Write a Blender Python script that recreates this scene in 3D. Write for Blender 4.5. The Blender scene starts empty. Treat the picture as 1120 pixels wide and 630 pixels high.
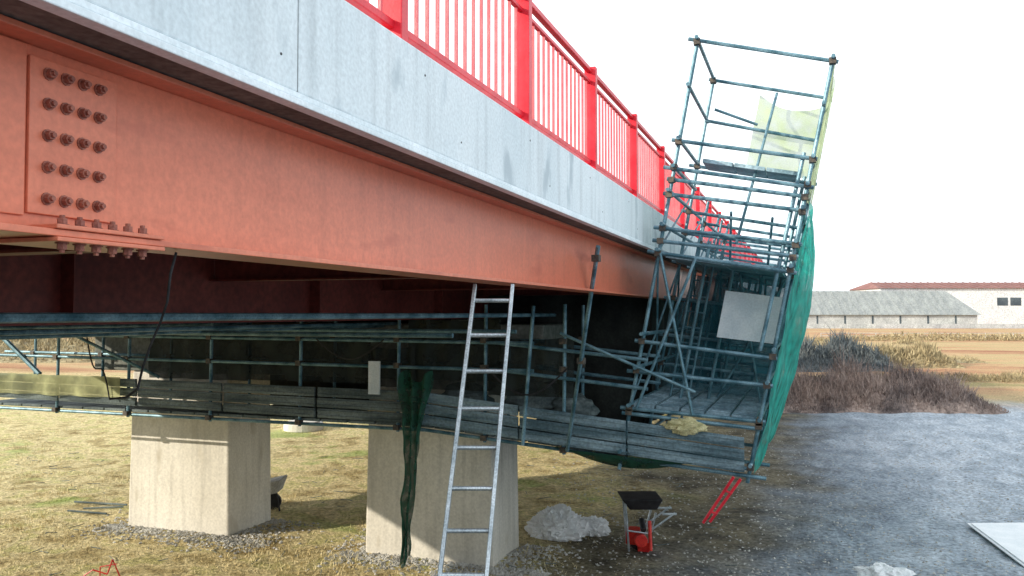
import bpy, math, random
from mathutils import Vector, Matrix, noise
random.seed(7)
TH=math.radians(19.85); CT,ST=math.cos(TH),math.sin(TH)
GZ=-3.7
def L(x,z):            # plan coordinates measured along / across the view axis -> world
    return (CT*x-ST*z, ST*x+CT*z)
scene=bpy.context.scene
scene.view_settings.view_transform='Standard'
scene.view_settings.look='None'
scene.view_settings.exposure=0

# ------------------------------------------------------------------ helpers
def lin(c): return (c[0],c[1],c[2],1)
def mat(name,c1,c2,scale=3,rough=.7,bump=.2,metal=0,stretch=(1,1,1),fine=14,fstr=.35,c3=None,c3scale=40,c3pos=.68,bdist=.01,spec=.4,lo=.38,hi=.62,streak=0):
    m=bpy.data.materials.new(name); m.use_nodes=True
    nt=m.node_tree; N=nt.nodes; K=nt.links
    b=N['Principled BSDF']; b.inputs['Roughness'].default_value=rough; b.inputs['Metallic'].default_value=metal
    b.inputs['Specular IOR Level'].default_value=spec
    tc=N.new('ShaderNodeTexCoord'); mp=N.new('ShaderNodeMapping'); mp.inputs['Scale'].default_value=stretch
    K.new(tc.outputs['Object'],mp.inputs['Vector'])
    n1=N.new('ShaderNodeTexNoise'); n1.inputs['Scale'].default_value=scale; n1.inputs['Detail'].default_value=7; n1.inputs['Roughness'].default_value=.6
    K.new(mp.outputs[0],n1.inputs['Vector'])
    r=N.new('ShaderNodeValToRGB'); r.color_ramp.elements[0].position=lo; r.color_ramp.elements[1].position=hi
    r.color_ramp.elements[0].color=lin(c1); r.color_ramp.elements[1].color=lin(c2)
    K.new(n1.outputs['Fac'],r.inputs['Fac'])
    n2=N.new('ShaderNodeTexNoise'); n2.inputs['Scale'].default_value=scale*fine; n2.inputs['Detail'].default_value=5
    K.new(tc.outputs['Object'],n2.inputs['Vector'])
    mr=N.new('ShaderNodeMapRange'); mr.inputs[1].default_value=.3; mr.inputs[2].default_value=.7
    mr.inputs[3].default_value=1-fstr; mr.inputs[4].default_value=1+fstr*.6
    K.new(n2.outputs['Fac'],mr.inputs[0])
    mx=N.new('ShaderNodeVectorMath'); mx.operation='SCALE'
    K.new(r.outputs['Color'],mx.inputs[0]); K.new(mr.outputs[0],mx.inputs['Scale'])
    out=mx.outputs[0]
    if streak:
        ms=N.new('ShaderNodeMapping'); ms.inputs['Scale'].default_value=(9,9,.7); K.new(tc.outputs['Object'],ms.inputs['Vector'])
        ns=N.new('ShaderNodeTexNoise'); ns.inputs['Scale'].default_value=1; ns.inputs['Detail'].default_value=6; K.new(ms.outputs[0],ns.inputs['Vector'])
        rs=N.new('ShaderNodeMapRange'); rs.inputs[1].default_value=.5; rs.inputs[2].default_value=.75; rs.inputs[3].default_value=1; rs.inputs[4].default_value=1-streak
        K.new(ns.outputs['Fac'],rs.inputs[0])
        sx=N.new('ShaderNodeVectorMath'); sx.operation='SCALE'; K.new(out,sx.inputs[0]); K.new(rs.outputs[0],sx.inputs['Scale']); out=sx.outputs[0]
    if c3:
        n3=N.new('ShaderNodeTexNoise'); n3.inputs['Scale'].default_value=c3scale; n3.inputs['Detail'].default_value=4
        K.new(mp.outputs[0],n3.inputs['Vector'])
        r3=N.new('ShaderNodeValToRGB'); r3.color_ramp.elements[0].position=c3pos; r3.color_ramp.elements[1].position=min(1,c3pos+.10)
        K.new(n3.outputs['Fac'],r3.inputs['Fac'])
        m3=N.new('ShaderNodeMixRGB'); m3.inputs[2].default_value=lin(c3)
        K.new(r3.outputs['Color'],m3.inputs[0]); K.new(out,m3.inputs[1]); out=m3.outputs[0]
    K.new(out,b.inputs['Base Color'])
    if bump:
        bp=N.new('ShaderNodeBump'); bp.inputs['Strength'].default_value=bump; bp.inputs['Distance'].default_value=bdist
        K.new(n2.outputs['Fac'],bp.inputs['Height']); K.new(bp.outputs[0],b.inputs['Normal'])
    return m

def netmat(name,col,opacity,nscale=3):
    m=bpy.data.materials.new(name); m.use_nodes=True; nt=m.node_tree; N=nt.nodes; K=nt.links
    b=N['Principled BSDF']; out=N['Material Output']
    b.inputs['Roughness'].default_value=.8
    tc=N.new('ShaderNodeTexCoord')
    n=N.new('ShaderNodeTexNoise'); n.inputs['Scale'].default_value=nscale; n.inputs['Detail'].default_value=6
    K.new(tc.outputs['Object'],n.inputs['Vector'])
    r=N.new('ShaderNodeValToRGB'); r.color_ramp.elements[0].position=.35; r.color_ramp.elements[1].position=.65
    r.color_ramp.elements[0].color=lin([c*.55 for c in col]); r.color_ramp.elements[1].color=lin(col)
    K.new(n.outputs['Fac'],r.inputs[0]); K.new(r.outputs[0],b.inputs['Base Color'])
    tl=N.new('ShaderNodeBsdfTranslucent'); K.new(r.outputs[0],tl.inputs['Color'])
    a=N.new('ShaderNodeMixShader'); a.inputs[0].default_value=.4
    K.new(b.outputs[0],a.inputs[1]); K.new(tl.outputs[0],a.inputs[2])
    tr=N.new('ShaderNodeBsdfTransparent'); mr=N.new('ShaderNodeMapRange')
    mr.inputs[1].default_value=.3; mr.inputs[2].default_value=.7; mr.inputs[3].default_value=max(0,opacity-.18); mr.inputs[4].default_value=min(1,opacity+.18)
    K.new(n.outputs['Fac'],mr.inputs[0])
    x=N.new('ShaderNodeMixShader'); K.new(mr.outputs[0],x.inputs[0]); K.new(tr.outputs[0],x.inputs[1]); K.new(a.outputs[0],x.inputs[2])
    K.new(x.outputs[0],out.inputs['Surface'])
    return m

class MB:
    def __init__(s): s.v=[]; s.f=[]
    def box(s,x0,x1,y0,y1,z0,z1):
        i=len(s.v)
        s.v+= [(x0,y0,z0),(x1,y0,z0),(x1,y1,z0),(x0,y1,z0),(x0,y0,z1),(x1,y0,z1),(x1,y1,z1),(x0,y1,z1)]
        for f in ((0,3,2,1),(4,5,6,7),(0,1,5,4),(1,2,6,5),(2,3,7,6),(3,0,4,7)): s.f.append(tuple(i+k for k in f))
    def hexa(s,p):
        i=len(s.v); s.v+=[tuple(q) for q in p]
        for f in ((0,3,2,1),(4,5,6,7),(0,1,5,4),(1,2,6,5),(2,3,7,6),(3,0,4,7)): s.f.append(tuple(i+k for k in f))
    def tube(s,p,q,r,n=8,r2=None):
        p=Vector(p);q=Vector(q);d=q-p
        if d.length<1e-6: return
        d.normalize(); a=d.cross(Vector((0,0,1)))
        if a.length<.05: a=d.cross(Vector((1,0,0)))
        a.normalize(); b=d.cross(a); i=len(s.v); r2=r if r2 is None else r2
        for k in range(n):
            t=2*math.pi*k/n; s.v.append(tuple(p+(a*math.cos(t)+b*math.sin(t))*r))
        for k in range(n):
            t=2*math.pi*k/n; s.v.append(tuple(q+(a*math.cos(t)+b*math.sin(t))*r2))
        for k in range(n): s.f.append((i+k,i+(k+1)%n,i+n+(k+1)%n,i+n+k))
        s.f.append(tuple(i+k for k in range(n))[::-1]); s.f.append(tuple(i+n+k for k in range(n)))
    def bar(s,p,q,w,h,up=(0,0,1)):
        p=Vector(p);q=Vector(q);d=(q-p).normalized(); u=Vector(up); a=d.cross(u)
        if a.length<.05: a=d.cross(Vector((1,0,0)))
        a.normalize(); b=a.cross(d).normalized(); a*=w/2; b*=h/2
        s.hexa([p-a-b,p+a-b,q+a-b,q-a-b,p-a+b,p+a+b,q+a+b,q-a+b])
    def grid(s,fn,nu,nv):
        i=len(s.v)
        for a in range(nu+1):
            for b in range(nv+1): s.v.append(tuple(fn(a/nu,b/nv)))
        for a in range(nu):
            for b in range(nv):
                k=i+a*(nv+1)+b; s.f.append((k,k+nv+1,k+nv+2,k+1))
    def obj(s,name,m,parent=None,bevel=0,smooth=False,recalc=True):
        me=bpy.data.meshes.new(name); me.from_pydata(s.v,[],s.f); me.update()
        ob=bpy.data.objects.new(name,me); scene.collection.objects.link(ob); me.materials.append(m)
        if parent: ob.parent=parent
        if bevel:
            bv=ob.modifiers.new('bevel','BEVEL'); bv.width=bevel; bv.segments=2; bv.limit_method='ANGLE'
        if smooth:
            me.shade_smooth()
        return ob
def empty(name,loc=(0,0,0)):
    e=bpy.data.objects.new(name,None); scene.collection.objects.link(e); e.empty_display_size=.3; return e

# ------------------------------------------------------------------ materials
M_conc=mat('concrete_edge',(.64,.72,.76),(.78,.84,.87),scale=.8,rough=.85,bump=.2,stretch=(1,1,.5),fine=60,c3=(.48,.55,.59),c3scale=3.1,c3pos=.6,fstr=.12,streak=.2)
M_pier=mat('concrete_pier',(.60,.57,.50),(.74,.71,.64),scale=.8,rough=.9,bump=.25,stretch=(1,1,.45),fine=35,fstr=.14,c3=(.46,.42,.34),c3scale=2.2,c3pos=.6,streak=.22)
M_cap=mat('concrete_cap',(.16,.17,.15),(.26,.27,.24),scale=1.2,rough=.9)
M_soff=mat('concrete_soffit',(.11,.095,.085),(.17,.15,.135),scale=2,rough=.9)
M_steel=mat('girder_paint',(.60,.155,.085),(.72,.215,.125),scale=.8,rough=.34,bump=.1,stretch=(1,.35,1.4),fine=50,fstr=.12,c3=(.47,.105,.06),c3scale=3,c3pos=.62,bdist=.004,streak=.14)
M_steel_shade=mat('inner_girder_shaded',(.13,.02,.016),(.20,.04,.03),scale=1.2,rough=.55,bump=.12)  # girder paint darkened to carry the shade under the deck
M_flash=mat('drip_flashing',(.70,.78,.82),(.82,.88,.92),scale=4,rough=.5,metal=.0,bump=.1,fstr=.12)
M_dark=mat('dark_gap',(.06,.065,.07),(.1,.1,.105),scale=4,rough=.9)
M_red=mat('red_rail_paint',(.62,.012,.03),(.78,.03,.05),scale=5,rough=.38,bump=.05,fstr=.12)
M_tube=mat('galvanised_tube',(.05,.135,.18),(.19,.33,.40),scale=5,rough=.45,metal=.25,bump=.1)  # teal cast of the shade is mixed into the galvanised grey
M_plank=mat('steel_plank',(.15,.25,.31),(.38,.52,.60),scale=3,rough=.55,metal=.15,bump=.3,fine=10)
M_board=mat('dark_board',(.06,.085,.09),(.19,.235,.235),scale=2.2,rough=.8,bump=.3,stretch=(.5,1,3))  # dark blue-grey, darker than the outer toe boards
M_clamp=mat('clamp_steel',(.06,.06,.06),(.16,.13,.1),scale=20,rough=.6,metal=.4)
M_alu=mat('ladder_aluminium',(.36,.42,.46),(.6,.66,.7),scale=6,rough=.35,metal=.6,bump=.05)
M_netg=netmat('green_safety_net',(.01,.50,.39),.78,5)
M_netb=netmat('teal_mesh_sheet',(.02,.15,.20),.9)
M_netm=netmat('blue_grey_mesh',(.08,.24,.32),.42,6)
M_netd=netmat('dark_green_net',(.02,.13,.08),.9,7)
M_neto=netmat('dark_olive_net',(.04,.052,.045),.88)
M_blackout=mat('blackout_sheet',(.010,.012,.012),(.04,.044,.04),scale=2,rough=.8,bump=.3)  # near-black sheet standing in for the darkness under the deck
M_nety=netmat('faded_yellow_net',(.62,.64,.34),.8)
M_netp=netmat('pale_net',(.50,.60,.34),.72,5)
M_white=mat('white_sheet',(.74,.78,.80),(.86,.88,.89),scale=3,rough=.4,bump=.3,fstr=.1)
M_pl=mat('white_plastic',(.88,.90,.91),(.95,.955,.96),scale=5,rough=.3,bump=.6,bdist=.03,fstr=.06)
M_black=mat('black_rubber',(.015,.015,.018),(.035,.035,.04),scale=8,rough=.6)
M_redm=mat('red_machine',(.6,.02,.02),(.75,.05,.03),scale=8,rough=.4)
M_yel=mat('yellow_sack',(.5,.47,.25),(.65,.6,.35),scale=8,rough=.8,bump=.4,bdist=.02)
M_stone=mat('gravel_stone',(.34,.33,.30),(.62,.61,.57),scale=4,rough=.9)

# ------------------------------------------------------------------ ground
def sstep(a,b,x):
    t=max(0,min(1,(x-a)/(b-a))); return t*t*(3-2*t)
def gh(X,Y):
    zc=-ST*X+CT*Y
    h=GZ+2.0*(1-sstep(2.2,8.2,zc))
    near=1-sstep(60,120,math.hypot(X,Y))
    if near>0:
        h+=near*(noise.noise(Vector((X*.35,Y*.35,0)))*.06+noise.noise(Vector((X*1.7,Y*1.7,3)))*.025)
        r=sstep(-2,3,X)
        if r>0: h+=near*r*(.07*noise.noise(Vector((X*.9,Y*.22,7)))+.04*noise.noise(Vector((X*2.6,Y*2.2,5))))
    return h
def axis(lo,hi,step,far):
    a=[]; x=lo
    while x<hi: a.append(x); x+=step
    a.append(hi); s=step; x=hi; r=[]
    while x<far: s*=1.22; x+=s; r.append(x)
    s=step; x=lo; l=[]
    while x>-far: s*=1.22; x-=s; l.append(x)
    return l[::-1]+a+r
xs=axis(-24,16,.22,3500); ys=axis(-4,40,.22,3500)
g=MB()
for x in xs:
    for y in ys: g.v.append((x,y,gh(x,y)))
ny=len(ys)
for i in range(len(xs)-1):
    for j in range(ny-1):
        k=i*ny+j; g.f.append((k,k+ny,k+ny+1,k+1))
def groundmat():
    m=bpy.data.materials.new('ground_soil_grass'); m.use_nodes=True; nt=m.node_tree; N=nt.nodes; K=nt.links
    b=N['Principled BSDF']; b.inputs['Roughness'].default_value=.95; b.inputs['Specular IOR Level'].default_value=.05
    tc=N.new('ShaderNodeTexCoord'); sep=N.new('ShaderNodeSeparateXYZ'); K.new(tc.outputs['Object'],sep.inputs[0])
    def nz(scale,detail=6,stretch=None,rough=.6):
        n=N.new('ShaderNodeTexNoise'); n.inputs['Scale'].default_value=scale; n.inputs['Detail'].default_value=detail; n.inputs['Roughness'].default_value=rough
        if stretch:
            mp=N.new('ShaderNodeMapping'); mp.inputs['Scale'].default_value=stretch; K.new(tc.outputs['Object'],mp.inputs[0]); K.new(mp.outputs[0],n.inputs['Vector'])
        else: K.new(tc.outputs['Object'],n.inputs['Vector'])
        return n.outputs['Fac']
    def ramp(f,p):
        r=N.new('ShaderNodeValToRGB'); e=r.color_ramp.elements
        while len(e)<len(p): e.new(.5)
        for q,(pos,c) in zip(e,p): q.position=pos; q.color=lin(c)
        K.new(f,r.inputs[0]); return r.outputs[0]
    def math_(op,a,b_=None):
        n=N.new('ShaderNodeMath'); n.operation=op
        for i,v in enumerate((a,b_)):
            if v is None: continue
            if isinstance(v,(int,float)): n.inputs[i].default_value=v
            else: K.new(v,n.inputs[i])
        return n.outputs[0]
    def rng(f,a,b_):
        n=N.new('ShaderNodeMapRange'); n.interpolation_type='SMOOTHSTEP'; n.inputs[1].default_value=a; n.inputs[2].default_value=b_; K.new(f,n.inputs[0]); return n.outputs[0]
    def mix(f,a,b_,mode='MIX'):
        n=N.new('ShaderNodeMixRGB'); n.blend_type=mode
        if isinstance(f,(int,float)): n.inputs[0].default_value=f
        else: K.new(f,n.inputs[0])
        K.new(a,n.inputs[1]); K.new(b_,n.inputs[2]); return n.outputs[0]
    big=nz(.28); mid=nz(1.7); fine=nz(14,5); vf=nz(45,3)
    grass=ramp(mid,[(.30,(.30,.22,.10)),(.42,(.52,.42,.21)),(.52,(.74,.62,.35)),(.62,(.52,.47,.20)),(.72,(.72,.62,.36))])
    grass=mix(rng(nz(.45,4),.56,.68),grass,ramp(mid,[(.35,(.30,.36,.10)),(.6,(.5,.52,.22))]))
    soil=ramp(mid,[(.35,(.095,.085,.065)),(.5,(.18,.16,.115)),(.68,(.28,.25,.175))])
    grvd=ramp(nz(2.2,10,(1,.4,1),.75),[(.36,(.17,.20,.24)),(.5,(.26,.31,.36)),(.64,(.37,.42,.47))])
    grvl=ramp(nz(2.0,10,(1,.35,1),.75),[(.34,(.36,.41,.46)),(.48,(.50,.56,.62)),(.58,(.66,.71,.76)),(.70,(.46,.51,.56))])
    far=ramp(nz(.12,8,(.4,1.6,1)),[(.36,(.40,.20,.12)),(.47,(.54,.33,.19)),(.55,(.58,.43,.24)),(.66,(.40,.33,.16))])
    Xn=math_('ADD',sep.outputs[0],math_('MULTIPLY',math_('SUBTRACT',big,.5),7))
    Yn=math_('ADD',sep.outputs[1],math_('MULTIPLY',math_('SUBTRACT',big,.5),8))
    c=mix(rng(Xn,-5.0,-2.6),grass,soil)
    c=mix(rng(Xn,-1.8,1.2),c,grvd)
    c=mix(rng(Xn,-.2,3.4),c,grvl)
    c=mix(rng(Yn,35,42),c,far)
    fr=ramp(fine,[(.3,(.5,.5,.5)),(.5,(1,1,1)),(.7,(1.45,1.45,1.45))])
    c=mix(1,c,fr,'MULTIPLY')
    K.new(c,b.inputs['Base Color'])
    bp=N.new('ShaderNodeBump'); bp.inputs['Strength'].default_value=.9; bp.inputs['Distance'].default_value=.07
    K.new(math_('ADD',fine,math_('MULTIPLY',vf,.5)),bp.inputs['Height']); K.new(bp.outputs[0],b.inputs['Normal'])
    return m
g.obj('ground',groundmat(),smooth=True)

def inpier(X,Y):
    return 11.1<Y<12.7 and (-11.4<X<-8.9 or -6.7<X<-4.2)
gr=MB()
M_gr=mat('dry_grass',(.58,.47,.24),(.80,.70,.42),scale=1.7,rough=.9,bump=0,c3=(.42,.46,.15),c3scale=.45,c3pos=.58)
for _ in range(50000):
    z=11+22*random.random()**1.3; x=random.uniform(-.66,.16)*z
    X,Y=L(x,z)
    if inpier(X,Y) : continue
    d=noise.noise(Vector((X*.8,Y*.8,9)))
    if random.random()>.5+d*1.1: continue
    if X>-4.8+random.random()*2.5: continue
    h=random.uniform(.015,.06)*(1.6 if d>.25 else 1); a=random.uniform(0,6.28); w=.009
    gz=gh(X,Y); lx,ly=random.uniform(-.06,.06),random.uniform(-.06,.06)
    i=len(gr.v); gr.v+=[(X-w*math.cos(a),Y-w*math.sin(a),gz-.01),(X+w*math.cos(a),Y+w*math.sin(a),gz-.01),(X+lx,Y+ly,gz+h)]
    gr.f.append((i,i+1,i+2))
gr.obj('grass',M_gr)

def rock(mb,c,r):
    i=len(mb.v); o=[(1,0,0),(-1,0,0),(0,1,0),(0,-1,0),(0,0,1),(0,0,-1)]
    for q in o:
        k=r*random.uniform(.6,1.3); mb.v.append((c[0]+q[0]*k+random.uniform(-.3,.3)*r,c[1]+q[1]*k+random.uniform(-.3,.3)*r,c[2]+q[2]*k*.7))
    for f in ((0,2,4),(2,1,4),(1,3,4),(3,0,4),(2,0,5),(1,2,5),(3,1,5),(0,3,5)): mb.f.append(tuple(i+k for k in f))
gv=MB()
for (x0,x1) in ((-11.2,-9.1),(-6.5,-4.4)):
    for _ in range(2100):
        e=abs(random.gauss(0,.34)); s=random.random()
        if s<.6: X=random.uniform(x0-.4,x1+.9); Y=11.35-e
        elif s<.85: X=x1+e*1.3; Y=random.uniform(11,12.6)
        else: X=x0-e; Y=random.uniform(11,12.6)
        rock(gv,(X,Y,gh(X,Y)+.005),random.uniform(.012,.04))
for _ in range(4200):
    z=11.3+15*random.random()**1.4; x=random.uniform(.05,.62)*z; X,Y=L(x,z)
    rock(gv,(X,Y,gh(X,Y)),random.uniform(.008,.03))
gv.obj('gravel',M_stone)

# ------------------------------------------------------------------ bridge
br=empty('steel_girder_bridge')
Y0,Y1=-12,47
m=MB()
joints=[-9.15,-5.15,-1.15,2.85,6.85,10.85,14.85,18.85,22.85,26.85,30.85,34.85,38.85,42.85]
ed=[Y0]+joints+[Y1]
for a,b in zip(ed[:-1],ed[1:]):
    m.box(-2.34,-1.96,a+.003,b-.003,.905,1.42)
    m.box(-13.64,-13.26,a+.003,b-.003,.905,1.42)
m.obj('edge_beam',M_conc,br,bevel=.008)
m=MB()
for j in joints: m.box(-2.3,-1.966,j-.004,j+.004,.91,1.415)
for j in range(-6,24):
    y=j*1.8+.43; m.tube((-1.97,y,1.3),(-1.9575,y,1.3),.007,8); m.tube((-1.97,y+.5,1.03),(-1.9575,y+.5,1.03),.006,8)
m.obj('joint_and_tie_holes',M_dark,br)
m=MB(); m.box(-2.0,-1.935,Y0,Y1,.845,.872); m.box(-2.05,-1.952,Y0,Y1,.878,.903)
m.obj('drip_edge',M_flash,br,bevel=.004)
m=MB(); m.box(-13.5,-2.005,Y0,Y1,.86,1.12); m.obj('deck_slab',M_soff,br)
def girder(mb,X,zb,wf=.15,tf=.022,top=.855):
    mb.box(X-.006,X+.006,Y0,Y1,zb+tf,top-.02)
    mb.box(X-wf,X+wf,Y0,Y1,zb,zb+tf)
    mb.box(X-.11,X+.11,Y0,Y1,top-.02,top)
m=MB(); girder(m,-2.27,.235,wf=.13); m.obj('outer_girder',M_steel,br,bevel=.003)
m=MB()
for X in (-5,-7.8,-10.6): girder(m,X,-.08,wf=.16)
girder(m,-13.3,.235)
y=-9.5
while y<46:
    for a,b in ((-2.29,-4.98),(-5.02,-7.78),(-7.82,-10.58),(-10.62,-13.28)):
        m.box(b,a,y-.008,y+.008,.3,.78); m.box(b,a,y-.07,y+.07,.285,.3)
    y+=3.1
for X in (-5,-7.8,-10.6):
    y=-9.5
    while y<46:
        m.box(X+.008,X+.13,y+1.5,y+1.512,-.05,.83); y+=3.1
m.obj('inner_girders',M_steel_shade,br)
m=MB()
WX=-2.264
m.box(WX,WX+.014,1.86,2.2,.31,.80)
m.box(-2.4,-2.128,1.86,2.30,.258,.272)
m.box(-2.4,-2.125,1.86,2.30,.219,.233)
m.box(WX,WX+.010,-1,1.852,.30,.83)
m.obj('splice_plate',M_steel,br,bevel=.003)
m=MB()
def bolt(mb,p,ax,r=.015,h=.022):
    p=Vector(p);ax=Vector(ax)
    mb.tube(p,p+ax*.004,r*1.35,12); mb.tube(p+ax*.004,p+ax*h,r,6); mb.tube(p+ax*h,p+ax*(h+.010),r*.55,8)
for y in (1.925,1.99,2.055,2.12):
    for z in (.36,.46,.56,.66,.755): bolt(m,(WX+.014,y,z),(1,0,0))
for k in range(6):
    y=1.91+k*.065
    bolt(m,(-2.165,y,.272),(0,0,1)); bolt(m,(-2.165,y,.219),(0,0,-1))
m.obj('splice_bolts',mat('bolt_paint',(.24,.07,.05),(.36,.12,.08),scale=9,rough=.5),br)
m=MB(); mb2=MB()
RX=-2.08; posts=[5.98+2.1*k for k in range(-8,20)]
for y in posts:
    m.box(RX-.045,RX+.075,y-.04,y+.04,1.422,2.50)
    m.box(RX-.08,RX+.09,y-.075,y+.075,1.421,1.437)
m.box(RX-.02,RX+.035,posts[0],posts[-1],2.44,2.485)
m.box(RX-.015,RX+.025,posts[0],posts[-1],2.33,2.362)
m.box(RX-.02,RX+.03,posts[0],posts[-1],1.51,1.555)
m.obj('railing_frame',M_red,br,bevel=.006)
for a in posts[:-1]:
    n=15
    for k in range(1,n): 
        y=a+2.1*k/n; mb2.box(RX-.008,RX+.012,y-.01,y+.01,1.555,2.33)
mb2.obj('railing_bars',mat('pale_red_bar',(.66,.10,.12),(.78,.17,.18),scale=6,rough=.35,fstr=.12),br)  # bars in a paler red than the railing frame
m=MB()
m.box(-13.9,-1.7,47.0,49,GZ-.3,1.3); m.box(-13.9,-1.9,-14,-12.0,GZ-.3,1.3)
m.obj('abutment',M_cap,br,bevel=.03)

def pier(name,x0,x1):
    e=empty(name); p=MB(); a,b=11.35,12.5
    p.hexa([(x0-.02,a-.02,GZ-.2),(x1+.02,a-.02,GZ-.2),(x1+.02,b,GZ-.2),(x0-.02,b,GZ-.2),(x0+.03,a,-1.0),(x1-.03,a,-1.0),(x1-.03,b,-1.0),(x0+.03,b,-1.0)])
    p.obj('column',M_pier,e,bevel=.035)
pier('bridge_pier',-11.2,-9.1); pier('bridge_pier',-6.5,-4.4)
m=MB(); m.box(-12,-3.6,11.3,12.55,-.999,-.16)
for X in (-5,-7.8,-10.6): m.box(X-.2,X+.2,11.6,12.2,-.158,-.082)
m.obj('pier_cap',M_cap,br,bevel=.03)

# ------------------------------------------------------------------ scaffold
sc=empty('scaffold')
TL=Vector((-1.27,0,3.36)); TR=Vector((.29,0,2.96)); BL=Vector((-2.26,0,-1.86)); BR=Vector((-.70,0,-1.93))
def P(s,t,y):
    v=(BL*(1-s)+BR*s)*(1-t)+(TL*(1-s)+TR*s)*t; return Vector((v.x,y,v.z))
T=MB(); C=MB(); PL=MB(); BD=MB()
rt=.0243
rows=[10.3,12.1,13.9,15.7,17.5]
def clamp(p): C.box(p[0]-.04,p[0]+.04,p[1]-.05,p[1]+.05,p[2]-.035,p[2]+.035)
for i,y in enumerate(rows):
    tmax=1.0 if i<2 else .70
    for s in (0,1):
        T.tube(P(s,-.02,y),P(s,tmax+.012,y),rt)
    if i<2:
        T.tube(P(.9,.3,y),P(.93,.78,y),rt)
    ts=[.02,.13,.5,.64]+([1.0,.765] if i<2 else [])+([.12,.22,.56,.705,.53,.675,.29] if i==0 else [.22,.3,.4,.58])
    for t in ts:
        e=random.uniform(.02,.09)
        T.tube(P(-e,t+random.uniform(-.004,.004),y-.05),P(1+e*.6,t+random.uniform(-.006,.004),y-.05),rt)
        for s in (0,1): clamp(P(s,t,y-.03))
for s in (0,1):
    for t in (.02,.13,.22,.3,.5,.56,.64):
        yy=17.7 if t<.7 else 12.3
        T.tube(P(s,t+.008,10.1),P(s,t+.008,yy),rt)
    for t in (1.0,.89,.765,.70):
        T.tube(P(s,t+.006,10.15),P(s,t+.006,12.3),rt)
for t in (.89,):
    T.tube(P(0,t,12.05),P(1,t-.01,12.05),rt)
T.tube(P(.15,.885,11.1),P(.5,.87,11.3),rt*.8)
T.tube(P(.52,.56,11.2),P(.57,.99,12.0),rt*.8)
for a,b in ((10.3,12.1),(12.1,13.9),(13.9,15.7),(15.7,17.5)):
    for s in (0,1):
        T.tube(P(s,.14,a),P(s,.49,b),rt*.6,6); T.tube(P(s,.49,a),P(s,.14,b),rt*.6,6)
        T.tube(P(s,.51,a),P(s,.69,b),rt*.6,6)
    T.tube(P(.5,.13,b-.3),P(.5,.5,b-.3),rt)
    T.tube(P(.28,.13,b-.6),P(.28,.56,b-.6),rt)
for s in (.18,.34): T.tube(P(s,.13,11.6),P(s,.62,11.6),rt*.7)
for k in range(11): T.tube(P(.18,.16+k*.042,11.6),P(.34,.16+k*.042,11.6),rt*.5,6)
T.tube(P(.02,.5,10.22),P(.5,.13,10.22),rt*.8); T.tube(P(.06,.13,10.2),P(.3,.5,10.2),rt*.8)
T.tube(P(.55,.13,12.0),P(.95,.49,12.0),rt*.7); T.tube(P(.95,.13,12.0),P(.55,.49,12.0),rt*.7)
def deck(t,s0,s1,y0,y1,n):
    for k in range(n):
        a=s0+(s1-s0)*k/n; b=s0+(s1-s0)*(k+1)/n-.014
        yy=y0
        while yy<y1-.1:
            ye=min(yy+1.8,y1)
            p=[P(a,t-.006,yy+.02),P(b,t-.006,yy+.02),P(b,t-.006,ye),P(a,t-.006,ye),P(a,t+.004,yy+.02),P(b,t+.004,yy+.02),P(b,t+.004,ye),P(a,t+.004,ye)]
            PL.hexa(p)
            q=yy+.12
            while q<ye-.05:
                PL.bar(P(a+.01,t+.0055,q),P(b-.01,t+.0055,q),.02,.012); q+=.15
            yy=ye
deck(.5,.05,.95,10.35,17.4,4)
deck(.135,.0,.98,10.35,17.4,5)
deck(.765,.1,.9,11.4,12.1,3)
for s in (.35,.72):
    T.bar(P(s,.14,15.6),P(s,.5,12.4),.04,.12)
for k in range(10):
    f=(k+.5)/10; y=15.6-3.2*f; t=.14+.36*f
    PL.bar(P(.36,t,y),P(.71,t,y),.17,.03)
T.tube(P(.72,.32,15.6),P(.72,.66,12.4),rt*.8); T.tube(P(.35,.32,15.6),P(.35,.66,12.4),rt*.8)
def toe(xa,xb,ya,yb,ta,tb,ba,bb,n,mb,lap=.35,segs=2):
    for k in range(n):
        for sgm in range(segs):
            f0,f1=sgm/segs,(sgm+1)/segs-.006
            def at(f,u): 
                z0=ba+(bb-ba)*f; z1=ta+(tb-ta)*f; return z0+(z1-z0)*u
            X_0=xa+(xb-xa)*f0; X_1=xa+(xb-xa)*f1; y_0=ya+(yb-ya)*f0; y_1=ya+(yb-ya)*f1
            u0=k/n+.02; u1=(k+1)/n-.02; o=.012*((k+sgm)%2)
            mb.hexa([(X_0,y_0-o-.03,at(f0,u0)),(X_1,y_1-o-.03,at(f1,u0)),(X_1,y_1,at(f1,u0)),(X_0,y_0,at(f0,u0)),(X_0,y_0-o-.03,at(f0,u1)),(X_1,y_1-o-.03,at(f1,u1)),(X_1,y_1,at(f1,u1)),(X_0,y_0,at(f0,u1))])
            for w in (.25,.75):
                uu=u0+(u1-u0)*w
                mb.bar((X_0,y_0-o-.035,at(f0,uu)),(X_1,y_1-o-.035,at(f1,uu)),.012,.02)
B2=MB()
toe(-5.0,-.72,10.22,10.22,-1.06,-1.47,-1.52,-1.9,3,B2,segs=3)
B2.obj('outer_toe_boards',mat('weathered_steel_board',(.08,.14,.17),(.25,.35,.40),scale=2.2,rough=.7,bump=.3,stretch=(.5,1,3)),sc,bevel=.004)
toe(-13.2,-5.02,10.24,10.24,-1.0,-1.06,-1.42,-1.52,3,BD,segs=5)
def xz(X): return -1.52 if X<-5 else -1.52-.088*(X+5)
X=-13.4
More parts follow.
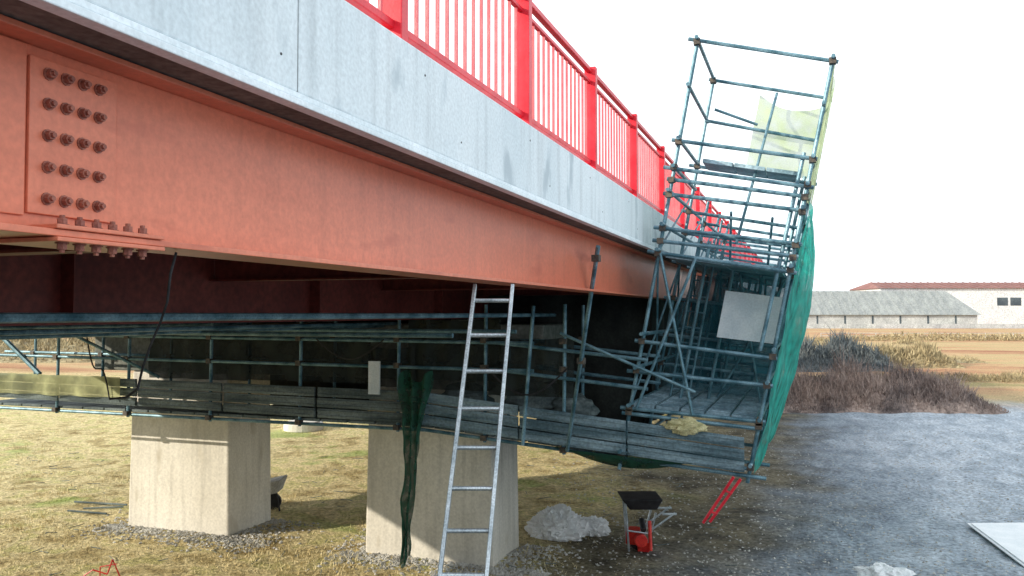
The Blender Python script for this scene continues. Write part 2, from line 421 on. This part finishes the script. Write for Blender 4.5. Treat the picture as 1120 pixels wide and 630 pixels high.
while X<-2.4:
    z=xz(X)
    BD.hexa([(X,10.3,z-.04),(X+.42,10.3,xz(X+.42)-.04),(X+.42,11.25,xz(X+.42)-.04),(X,11.25,z-.04),(X,10.3,z),(X+.42,10.3,xz(X+.42)),(X+.42,11.25,xz(X+.42)),(X,11.25,z)])
    if X>-4.3 or -8.9<X<-6.95:
        BD.hexa([(X,11.27,z-.04),(X+.42,11.27,xz(X+.42)-.04),(X+.42,13.1,xz(X+.42)-.04),(X,13.1,z-.04),(X,11.27,z),(X+.42,11.27,xz(X+.42)),(X+.42,13.1,xz(X+.42)),(X,13.1,z)])
    X+=.45
for y in (10.28,11.2):
    T.tube((-13.8,y,-1.6),(-5,y,-1.6),rt); T.tube((-5.2,y,-1.58),(-.5,y,-1.96),rt)
    for h in (-.36,-.72):
        T.tube((-14,y-.03,h+.02),(-3.4,y-.03,h-.03),rt)
        T.tube((-3.9,y-.03,h-.03),(-1.9,y-.03,h-.22),rt)
    for X in (-13.3,-11.7,-10.2,-8.6,-7.0,-5.4,-4.1,-3.0):
        T.tube((X,y,xz(X)-.12),(X+.02,y,.12 if X not in (-10.2,) else .2),rt)
        for h in (-.36,-.72,xz(X)-.06): clamp((X,y-.02,h))
for X,h in ((-5.9,-.15),(-6.15,-.19),(-8.6,-.16),(-11.6,-.16),(-3.4,-.02)):
    T.tube((X,1.2,h),(X,11.2,h),rt)
for y in (7.2,9.0):
    T.tube((-12,y,-.21),(-3.2,y,-.21),rt)
T.tube((-10.9,9.6,-.22),(-9.6,10.3,-1.0),rt)
T.tube((-13.0,10.2,-.3),(-12.0,10.2,-1.0),.04)
T.tube((-2.06,8.35,.70),(-2.92,10.16,-1.75),rt)
clamp((-2.1,8.42,.58)); clamp((-2.5,9.3,-.55))
T.tube((-3.35,10.1,.1),(-3.5,10.1,-1.7),rt)
T.tube((-3.0,10.12,-.25),(-1.3,10.12,-.95),rt*.8)
T.obj('tubes',M_tube,sc,smooth=False); C.obj('clamps',M_clamp,sc); PL.obj('deck_planks',M_plank,sc); BD.obj('toe_boards',M_board,sc,bevel=.004)
def lump(mb,c,rx,ry,rz,seed,nu=28,nv=18,amp=.35,fr=2.2,flat=True,ridge=0):
    def fn(u,v):
        a=u*2*math.pi; b=(v-.5)*math.pi
        d=Vector((math.cos(b)*math.cos(a),math.cos(b)*math.sin(a),math.sin(b)))
        k=1+amp*noise.noise(d*fr+Vector((seed,0,0)))+amp*.5*abs(noise.noise(d*fr*2.6+Vector((seed,5,0))))
        if ridge: k+=ridge*(.4-abs(noise.noise(d*5+Vector((seed,2,8))))*1.6)+ridge*.5*(.4-abs(noise.noise(d*11+Vector((seed,2,1))))*1.6)
        z=d.z*rz*k
        if flat and z<-rz*.3: z=-rz*.3
        return (c[0]+d.x*rx*k,c[1]+d.y*ry*k,c[2]+z)
    mb.grid(fn,nu,nv)
m=MB()
lump(m,(-3.6,10.7,-1.2),.35,.25,.25,3); lump(m,(-3.0,10.7,-1.3),.3,.2,.2,4); lump(m,(-4.6,10.8,-1.2),.35,.25,.2,5)
m.obj('tarpaulin_bundle',M_board,sc,smooth=True)
m=MB()
def fn(u,v):
    X=-11.9+9.6*u; return (X,12.75+.05*math.sin(u*60)+.1*noise.noise(Vector((u*20,v*2,1))),xz(X)-.05+(.85-xz(X))*v)
m.grid(fn,110,8)
def fn(u,v):
    y=12.75+4.6*u; return (-2.42+.04*math.sin(u*40),y,-1.75+2.0*v)
m.grid(fn,50,6)
m.obj('rear_blackout',M_blackout,sc,smooth=True)  # sheets added behind the staging to shut out light and keep it dark
m=MB()
for (xa,xb,h0,h1) in ((-9.9,-8.0,-1.02,-.30),(-8.05,-5.9,-1.0,-.34),(-5.95,-5.2,-1.04,-.45),(-5.3,-3.9,-1.05,-.05),(-4.1,-2.9,-1.1,-.3)):
    def fn(u,v):
        X=xa+(xb-xa)*u; return (X,10.4+.03*math.sin(u*25)+.06*noise.noise(Vector((X*3,v*2,1))),h0+(h1-h0)*v-.05*math.sin(u*math.pi)*v)
    m.grid(fn,36,6)
m.obj('front_shade_net',M_neto,sc,smooth=True)  # olive nets added in front to darken the pier cap
m=MB()
def fn(u,v):
    y=10.26+7.3*u; t=.0+.67*v
    p=P(1.0,t,y); p.x+=.06+.24*math.sin(v*math.pi)**.7*math.sin(min(1,u*1.2)*math.pi)+.05*math.sin(u*22+v*5)*(1-abs(2*((u*4)%1)-1))+.05*noise.noise(Vector((u*9,v*7,2)))
    return p
m.grid(fn,90,50); m.obj('side_net',M_netg,sc,smooth=True)
m=MB()
def fn(u,v):
    p=P(u,.0+.5*v,17.56); p.y+=.06*noise.noise(Vector((u*5,v*5,1))); return p
m.grid(fn,20,20)
def fn(u,v):
    p=P(.02+.4*u,.14+.34*v,14.0); p.y+=.05*math.sin(u*14); return p
m.grid(fn,20,20)
m.obj('rear_mesh_sheet',M_netb,sc,smooth=True)
m=MB()
def fn(u,v):
    p=P(.03+.95*u,.15+.33*v-.01*math.sin(u*9)*v,12.2); p.y+=.08*noise.noise(Vector((u*5,v*5,4))); return p
m.grid(fn,24,20)
def fn(u,v):
    p=P(.03+.95*u,.52+.10*v,13.8); p.y+=.06*noise.noise(Vector((u*5,v*5,4))); return p
m.grid(fn,20,8)
m.obj('bay_mesh_sheet',M_netm,sc,smooth=True)
m=MB()
def fn(u,v):
    p=P(.42+.58*u,.775+.21*v-.03*math.sin(u*math.pi)*v,12.14); p.y+=.10*noise.noise(Vector((u*3,v*3,1))); return p
m.grid(fn,16,12)
def fn(u,v):
    p=P(1.0,.69+.31*v,10.3+1.8*u); p.x+=.03+.03*math.sin(u*9+v*3); return p
m.grid(fn,12,10)
m.obj('upper_net',M_netp,sc,smooth=True)
m=MB()
def fn(u,v):
    X=-13.6+3.4*u; return (X,10.14+.03*math.sin(u*30),-1.33+.33*v+.02*noise.noise(Vector((u*8,v,0))))
m.grid(fn,40,6); m.obj('lower_net',M_nety,sc,smooth=True)
m=MB()
def fn(u,v):
    w=.07+.16*v*v+.07*noise.noise(Vector((v*5,0,4)))
    X=-5.02+(u-.5)*2*w+.09*noise.noise(Vector((v*3.1,2,2)))
    return (X-.16*(1-v),10.06+.06*math.sin(u*16+v*4)+.05*noise.noise(Vector((u*7,v*9,0))),-3.35+2.5*v+.25*noise.noise(Vector((u*4,3,0)))*(1-v)+.08*math.sin(u*8)*v)
m.grid(fn,26,50)
def fn(u,v):
    X=-3.1+1.75*u; s=4*u*(1-u); return (X,10.15+.6*v,-1.72-.1*u-.2*s*math.sin(v*math.pi))
m.grid(fn,20,8)
m.obj('hanging_net',M_netd,sc,smooth=True)
m=MB(); m.hexa([P(.52,.315,11.0),P(.98,.315,11.0),P(.98,.315,11.03),P(.52,.315,11.03),P(.52,.435,11.0),P(.98,.435,11.0),P(.98,.435,11.03),P(.52,.435,11.03)])
m.box(-5.78,-5.6,10.12,10.14,-1.12,-.66)
m.obj('panel_boards',mat('pale_panel',(.55,.64,.70),(.74,.80,.84),scale=3,rough=.6,fstr=.12),sc)
m=MB(); lump(m,(-1.42,10.16,-1.37),.21,.08,.09,8,36,24,amp=.4,flat=False,ridge=.25); m.obj('yellow_sack',M_yel,sc)
m=MB(); m.tube((-.86,10.1,-1.93),(-1.22,10.1,-2.5),.018); m.tube((-.78,10.1,-1.95),(-1.14,10.1,-2.48),.018); m.tube((-.95,10.09,-2.1),(-.88,10.09,-2.13),.014); m.tube((-1.12,10.09,-2.36),(-1.05,10.09,-2.38),.014)
m.obj('red_brace_bars',M_red,sc)
def poly(mb,pts,r,n=6):
    for a,b in zip(pts[:-1],pts[1:]): mb.tube(a,b,r,n)
m=MB()
pts=[]
for (px,py,z) in ((192,276,3.05),(186,300,3.06),(183,330,3.1),(176,352,3.15),(165,378,3.2),(157,402,3.25),(152,425,3.3),(140,434,3.35),(122,436,3.4)):
    x=(px-560)/900*z; X,Y=L(x,z); pts.append((X,Y,(343-py)/900*z))
poly(m,pts,.005)
pc=[]
for k in range(15):
    u=k/14; pc.append((-10.9+.5*u,10.1,-.3-1.1*u-.2*math.sin(u*6)))
poly(m,pc,.012)
pc=[(-4.0+.1*k,10.08,-.7-.35*math.sin(k/11*math.pi)) for k in range(12)]; poly(m,pc,.012)
pc=[(-6.6+.12*k,10.08,-.36-.28*math.sin(k/9*math.pi)) for k in range(10)]; poly(m,pc,.01)
m.obj('hanging_cable',M_black,sc)

# ------------------------------------------------------------------ ladder
ld=empty('ladder'); m=MB()
top=Vector((-2.105,5.45,.20)); foot=Vector((-1.955,4.30,-2.45)); foot.z=gh(foot.x,foot.y)+.01
R=Vector((CT,ST,0)); d=(foot-top).normalized()
nrm=R.cross(d)
for s in (-1,1):
    m.bar(top+R*s*.133,foot+R*s*.148,.026,.06,up=nrm)
m.obj('rails',M_alu,ld,bevel=.004)
m=MB(); n=int((foot-top).length/.25)
for k in range(n):
    f=(k+.45)/n; c=top.lerp(foot,f); w=.133+.015*f
    m.tube(c-R*w,c+R*w,.015,8)
m.obj('rungs',M_alu,ld)

# ------------------------------------------------------------------ ground objects
def P2(px,py):
    z=3.7*900/(py-343); x=(px-560)/900*z; X,Y=L(x,z); return X,Y
m=MB(); X,Y=P2(610,585); g0=gh(X,Y)
lump(m,(X,Y,g0+.1),.42,.3,.34,11,60,40,amp=.3,fr=1.8,ridge=.32); X2,Y2=P2(648,582); lump(m,(X2,Y2,g0+.05),.26,.2,.2,14,44,30,amp=.3,fr=1.8,ridge=.32)
m.obj('plastic_sack',M_pl)
X,Y=P2(965,634); m=MB(); lump(m,(X,Y,gh(X,Y)+.06),.34,.24,.15,21,44,30,amp=.3,ridge=.25); m.obj('plastic_sack',M_pl)
m=MB(); c=[L(7.95,14.5),L(7.35,11.7),L(10.2,11.9),L(10.7,14.6)]
base=max(gh(*q) for q in c)+.03
m.hexa([(q[0],q[1],base-.02) for q in (c[0],c[1],c[2],c[3])]+[(q[0],q[1],base) for q in c])
m.hexa([(q[0]+.05,q[1]-.06,base+.003) for q in (c[0],c[1],c[2],c[3])]+[(q[0]+.05,q[1]-.06,base+.02) for q in c])
m.obj('white_panel',M_white,bevel=.004)
wb=empty('wheelbarrow'); X,Y=P2(700,598); g0=gh(X,Y)
def W(a,b,h): return (X+R.x*a-ST*b, Y+R.y*a+CT*b, g0+h)
m=MB()
m.hexa([W(-.2,-.2,.66),W(.22,-.2,.66),W(.22,.25,.66),W(-.2,.25,.66),W(-.34,-.3,.84),W(.3,-.3,.84),W(.3,.35,.84),W(-.34,.35,.84)])
m.obj('tray',M_black,wb,bevel=.02)
m=MB(); m.tube(W(-.28,-.24,.8),W(-.22,-.2,.03),.018); m.tube(W(-.25,.24,.8),W(-.2,.2,.03),.018)
for b in (-.2,.2):
    m.tube(W(.05,b,.3),W(.5,b,.62),.017); m.tube(W(.2,b,.62),W(.05,b,.05),.017)
    m.tube(W(.3,b,.6),W(.52,b,.6),.02)
m.tube(W(-.24,-.22,.35),W(.12,-.22,.3),.015)
m.obj('frame_and_handles',M_alu,wb)
m=MB(); m.box(X-.2,X+.02,Y-.22,Y+.05,g0+.12,g0+.34); m.tube(W(-.05,-.24,.22),W(-.05,-.34,.22),.10,16); m.tube(W(.1,-.3,.06),W(.1,-.2,.5),.03); m.box(X-.02,X+.16,Y-.2,Y,g0+.02,g0+.16)
m.obj('engine',M_redm,wb,bevel=.02)
m=MB(); m.tube(W(-.05,-.06,.14),W(-.05,.06,.14),.14,20); m.tube(W(.0,-.25,.36),W(.0,-.05,.48),.05,10); m.obj('wheel',M_black,wb,bevel=.02)
wb=empty('hand_cart'); X,Y=P2(301,556); g0=gh(X,Y)
m=MB(); m.hexa([W(-.1,-.2,.3),W(.12,-.2,.34),W(.12,.2,.34),W(-.1,.2,.3),W(-.2,-.28,.52),W(.2,-.28,.6),W(.2,.28,.6),W(-.2,.28,.52)]); m.obj('tray',M_stone,wb,bevel=.02)
m=MB(); m.tube(W(.0,-.03,.15),W(.0,.03,.15),.15,18); m.tube(W(-.1,-.15,.3),W(-.12,-.15,0),.018);m.tube(W(.1,-.15,.34),W(.16,-.15,0),.018); m.tube(W(-.1,.15,.3),W(-.55,.15,.5),.018);m.tube(W(-.1,-.15,.3),W(-.55,-.15,.5),.018); m.obj('wheel_and_legs',M_black,wb)
X,Y=P2(333,469); m=MB(); m.tube((X,Y,gh(X,Y)-.02),(X,Y,gh(X,Y)+.22),.62,24); m.tube((X,Y,gh(X,Y)+.22),(X,Y,gh(X,Y)+.27),.5,24); m.obj('manhole_ring',M_pier,bevel=.02)
m=MB()
for (a,b,c_,d_) in ((85,552,142,555),(95,558,138,557),(78,560,120,563)):
    x1,y1=P2(a,b); x2,y2=P2(c_,d_); m.tube((x1,y1,gh(x1,y1)+.03),(x2,y2,gh(x2,y2)+.03),.018,6)
m.obj('wooden_stakes',M_board)
m=MB(); X,Y=P2(118,634); g0=gh(X,Y)
poly(m,[W(-.35,0,.02),W(-.15,0,.16),W(.05,0,.1),W(.12,0,.3),W(.2,.05,.05)],.010); poly(m,[W(-.1,.1,.02),W(-.05,0,.2),W(.18,0,.24)],.008)
m.obj('red_wire_stand',M_redm)
m=MB(); m.tube((-11.06,11.3,-1.66),(-10.93,11.3,-1.5),.018); m.obj('orange_tape',M_redm)
m=MB()
for _ in range(160):
    z=random.uniform(11.5,22); x=random.uniform(-.6,.3)*z; X,Y=L(x,z); a=random.uniform(0,6.28); l=random.uniform(.05,.3)
    g0=gh(X,Y)+.01; m.tube((X,Y,g0),(X+l*math.cos(a),Y+l*math.sin(a),g0+.02),.006,4)
m.obj('twigs',M_board)

# ------------------------------------------------------------------ shrubs
M_tw1=mat('bare_twigs',(.20,.16,.15),(.50,.38,.32),scale=.9,rough=.95,bump=0,fine=8,fstr=.5)
M_tw2=mat('tan_reeds',(.26,.2,.11),(.48,.40,.24),scale=.6,rough=.95,bump=0,fine=8,fstr=.4)
M_tw3=mat('dark_bush',(.07,.09,.105),(.16,.18,.185),scale=.9,rough=.95,bump=0,fine=8,fstr=.4)
def brush(name,mt,x0,x1,z0,z1,H,n,w=.03,core=True,ragged=.5,seed=0,long=0):
    m=MB()
    def hh(x,z):
        fx=(x-x0)/(x1-x0); fz=(z-z0)/(z1-z0)
        e=min(1,4*fx*(1-fx)*1.6)*min(1,4*fz*(1-fz)*1.5)
        return H*max(0,e)**.6*(.62+ragged*noise.noise(Vector((x*.45+seed,z*.5,seed)))+.25*noise.noise(Vector((x*1.6,z*1.6,seed))))
    if core:
        def fn(u,v):
            x=x0+(x1-x0)*u; z=z0+(z1-z0)*v; X,Y=L(x,z)
            return (X,Y,gh(X,Y)-.05+max(0,hh(x,z)*.5))
        m.grid(fn,60,20)
    for _ in range(n):
        x=random.uniform(x0,x1); z=random.uniform(z0,z1); h=hh(x,z)
        if h<.08: continue
        X,Y=L(x,z); g0=gh(X,Y)+h*random.uniform(0,.75)
        l=h*random.uniform(.2,.5); a=random.uniform(0,6.28); t=random.uniform(0,.9)
        if random.random()<long: l*=1.6; 
        dx,dy=math.cos(a)*t*l,math.sin(a)*t*l; b=random.uniform(0,3.14); ww=w*random.uniform(.5,1.3)
        i=len(m.v); m.v+=[(X-ww*math.cos(b),Y-ww*math.sin(b),g0),(X+ww*math.cos(b),Y+ww*math.sin(b),g0),(X+dx,Y+dy,g0+l)]; m.f.append((i,i+1,i+2))
    m.obj(name,mt)
brush('bare_shrub_thicket',M_tw1,9.2,14.6,30.5,36,1.45,17000,w=.018,seed=1,long=.12,ragged=.7)
brush('bare_shrub_thicket',M_tw1,12.6,18.8,30.6,37,1.6,18000,w=.018,seed=5,long=.12,ragged=.7)
brush('dark_bush',M_tw3,18,24.5,52,60,2.9,9000,w=.05,seed=4)
brush('tan_shrub',M_tw2,25,31,56,62,2.2,7000,w=.05,seed=8)
brush('tan_shrub',M_tw2,14,34,44,47,.6,8000,w=.04,seed=12,core=False)
brush('reed_bed',M_tw2,-80,-25,62,80,3.0,16000,w=.09,seed=15)
brush('reed_bed',M_tw2,40,110,110,118,1.4,9000,w=.12,seed=19,core=False)
for k in range(6):
    x=random.uniform(30,60); z=random.uniform(60,100)
    brush('tan_shrub',M_tw2,x,x+random.uniform(2,6),z,z+3,random.uniform(.7,1.4),900,w=.06,seed=30+k)

# ------------------------------------------------------------------ far buildings
M_roofg=mat('grey_roof',(.28,.30,.30),(.38,.40,.39),scale=.2,rough=.8,stretch=(3,1,1))
M_wallg=mat('grey_wall',(.42,.44,.45),(.58,.60,.60),scale=.3,rough=.9)
M_wallw=mat('white_wall',(.7,.72,.74),(.8,.82,.82),scale=.2,rough=.8)
M_roofr=mat('brown_red_roof',(.22,.10,.09),(.30,.15,.13),scale=.3,rough=.7)
M_glass=mat('window_glass',(.05,.07,.09),(.1,.13,.15),scale=.3,rough=.2)
def bpt(x,z,h): X,Y=L(x,z); return (X,Y,h)
def house(name,x0,x1,z0,z1,he,hr,mw,mr,win,inset=3,door=True):
    e=empty(name); m=MB()
    m.hexa([bpt(x0,z0,GZ-.3),bpt(x1,z0,GZ-.3),bpt(x1,z1,GZ-.3),bpt(x0,z1,GZ-.3),bpt(x0,z0,he),bpt(x1,z0,he),bpt(x1,z1,he),bpt(x0,z1,he)]); m.obj('walls',mw,e)
    m=MB(); zm=(z0+z1)/2; o=.8
    m.hexa([bpt(x0-o,z0-o,he+.02),bpt(x1+o,z0-o,he+.02),bpt(x1+o,z1+o,he+.02),bpt(x0-o,z1+o,he+.02),bpt(x0+inset,zm-.4,hr),bpt(x1-inset,zm-.4,hr),bpt(x1-inset,zm+.4,hr),bpt(x0+inset,zm+.4,hr)]); 
    for k in range(int((x1-x0)/2.5)):
        xa=x0+inset+k*(x1-x0-2*inset)/((x1-x0)/2.5); m.bar(bpt(xa,z0-o+.1,he+.14),bpt(xa,zm-.4,hr+.1),.18,.15)
    m.obj('roof',mr,e)
    m=MB()
    for (a,b,c,d_) in win: m.hexa([bpt(a,z0-.06,c),bpt(b,z0-.06,c),bpt(b,z0+.1,c),bpt(a,z0+.1,c),bpt(a,z0-.06,d_),bpt(b,z0-.06,d_),bpt(b,z0+.1,d_),bpt(a,z0+.1,d_)])
    m.obj('windows',M_glass,e)
wins=[(x,x+.5,-3.6,-.6) for x in range(88,134,8)]
house('warehouse',83.5,134.5,238,258,-.4,6.8,M_wallg,M_roofg,wins,inset=4)
wins2=[(158,161.5,2.6,5.2),(162.3,165.8,2.6,5.2),(172,176,2.6,5.2),(180,184,2.6,5.2),(150,151,-3,-1)]
house('factory_building',120,215,268,292,8.2,10.6,M_wallw,M_roofr,wins2,inset=2)
e=empty('concrete_wall'); m=MB()
for k in range(60):
    a=70+k*2.6; m.hexa([bpt(a,205,GZ-.2),bpt(a+2.55,205,GZ-.2),bpt(a+2.55,205.3,GZ-.2),bpt(a,205.3,GZ-.2),bpt(a,205,GZ+1.15),bpt(a+2.55,205,GZ+1.15),bpt(a+2.55,205.3,GZ+1.15),bpt(a,205.3,GZ+1.15)])
m.obj('wall_panels',M_wallg,e)
m=MB()
for k in range(30): 
    a=45+k*4.; m.tube(bpt(a,120,GZ-.1),bpt(a,120,GZ+.9),.05,6)
m.tube(bpt(45,120,GZ+.85),bpt(165,120,GZ+.85),.04,6); m.tube(bpt(45,120,GZ+.45),bpt(165,120,GZ+.45),.04,6)
m.obj('pipe_fence',M_wallg)

# ------------------------------------------------------------------ light
EL=math.radians(19.5); hx,hy=-.76,-.65
l=math.hypot(hx,hy); hx/=l; hy/=l
ts=Vector((hx*math.cos(EL),hy*math.cos(EL),math.sin(EL)))
sun=bpy.data.lights.new('sun','SUN'); sun.energy=5; sun.angle=math.radians(.5); sun.color=(1,.9,.74)
so=bpy.data.objects.new('sun',sun); scene.collection.objects.link(so); so.rotation_euler=(-ts).to_track_quat('-Z','Y').to_euler()
w=bpy.data.worlds.new('World'); scene.world=w; w.use_nodes=True
N=w.node_tree.nodes; K=w.node_tree.links; bg=N['Background']; out=N['World Output']
sky=N.new('ShaderNodeTexSky'); sky.sky_type='NISHITA'; sky.sun_disc=False; sky.sun_elevation=EL; sky.sun_rotation=math.atan2(hx,hy); sky.dust_density=2
K.new(sky.outputs[0],bg.inputs['Color']); bg.inputs['Strength'].default_value=.15
hz=N.new('ShaderNodeBackground'); hz.inputs['Color'].default_value=(.88,.955,1,1); hz.inputs['Strength'].default_value=1.75
tc=N.new('ShaderNodeTexCoord'); sp=N.new('ShaderNodeSeparateXYZ'); K.new(tc.outputs['Generated'],sp.inputs[0])
mr=N.new('ShaderNodeMapRange'); mr.interpolation_type='SMOOTHSTEP'; mr.inputs[1].default_value=.45; mr.inputs[2].default_value=.98; mr.inputs[3].default_value=1; mr.inputs[4].default_value=.35
K.new(sp.outputs[2],mr.inputs[0])
mx=N.new('ShaderNodeMixShader'); K.new(mr.outputs[0],mx.inputs[0]); K.new(bg.outputs[0],mx.inputs[1]); K.new(hz.outputs[0],mx.inputs[2]); K.new(mx.outputs[0],out.inputs['Surface'])

cam=bpy.data.cameras.new('camera'); co=bpy.data.objects.new('camera',cam); scene.collection.objects.link(co)
cam.sensor_width=36; cam.lens=900/1120*36; cam.clip_end=8000; cam.clip_start=.05
co.location=(0,0,0); co.rotation_euler=(math.radians(91.78),0,TH)
scene.camera=co
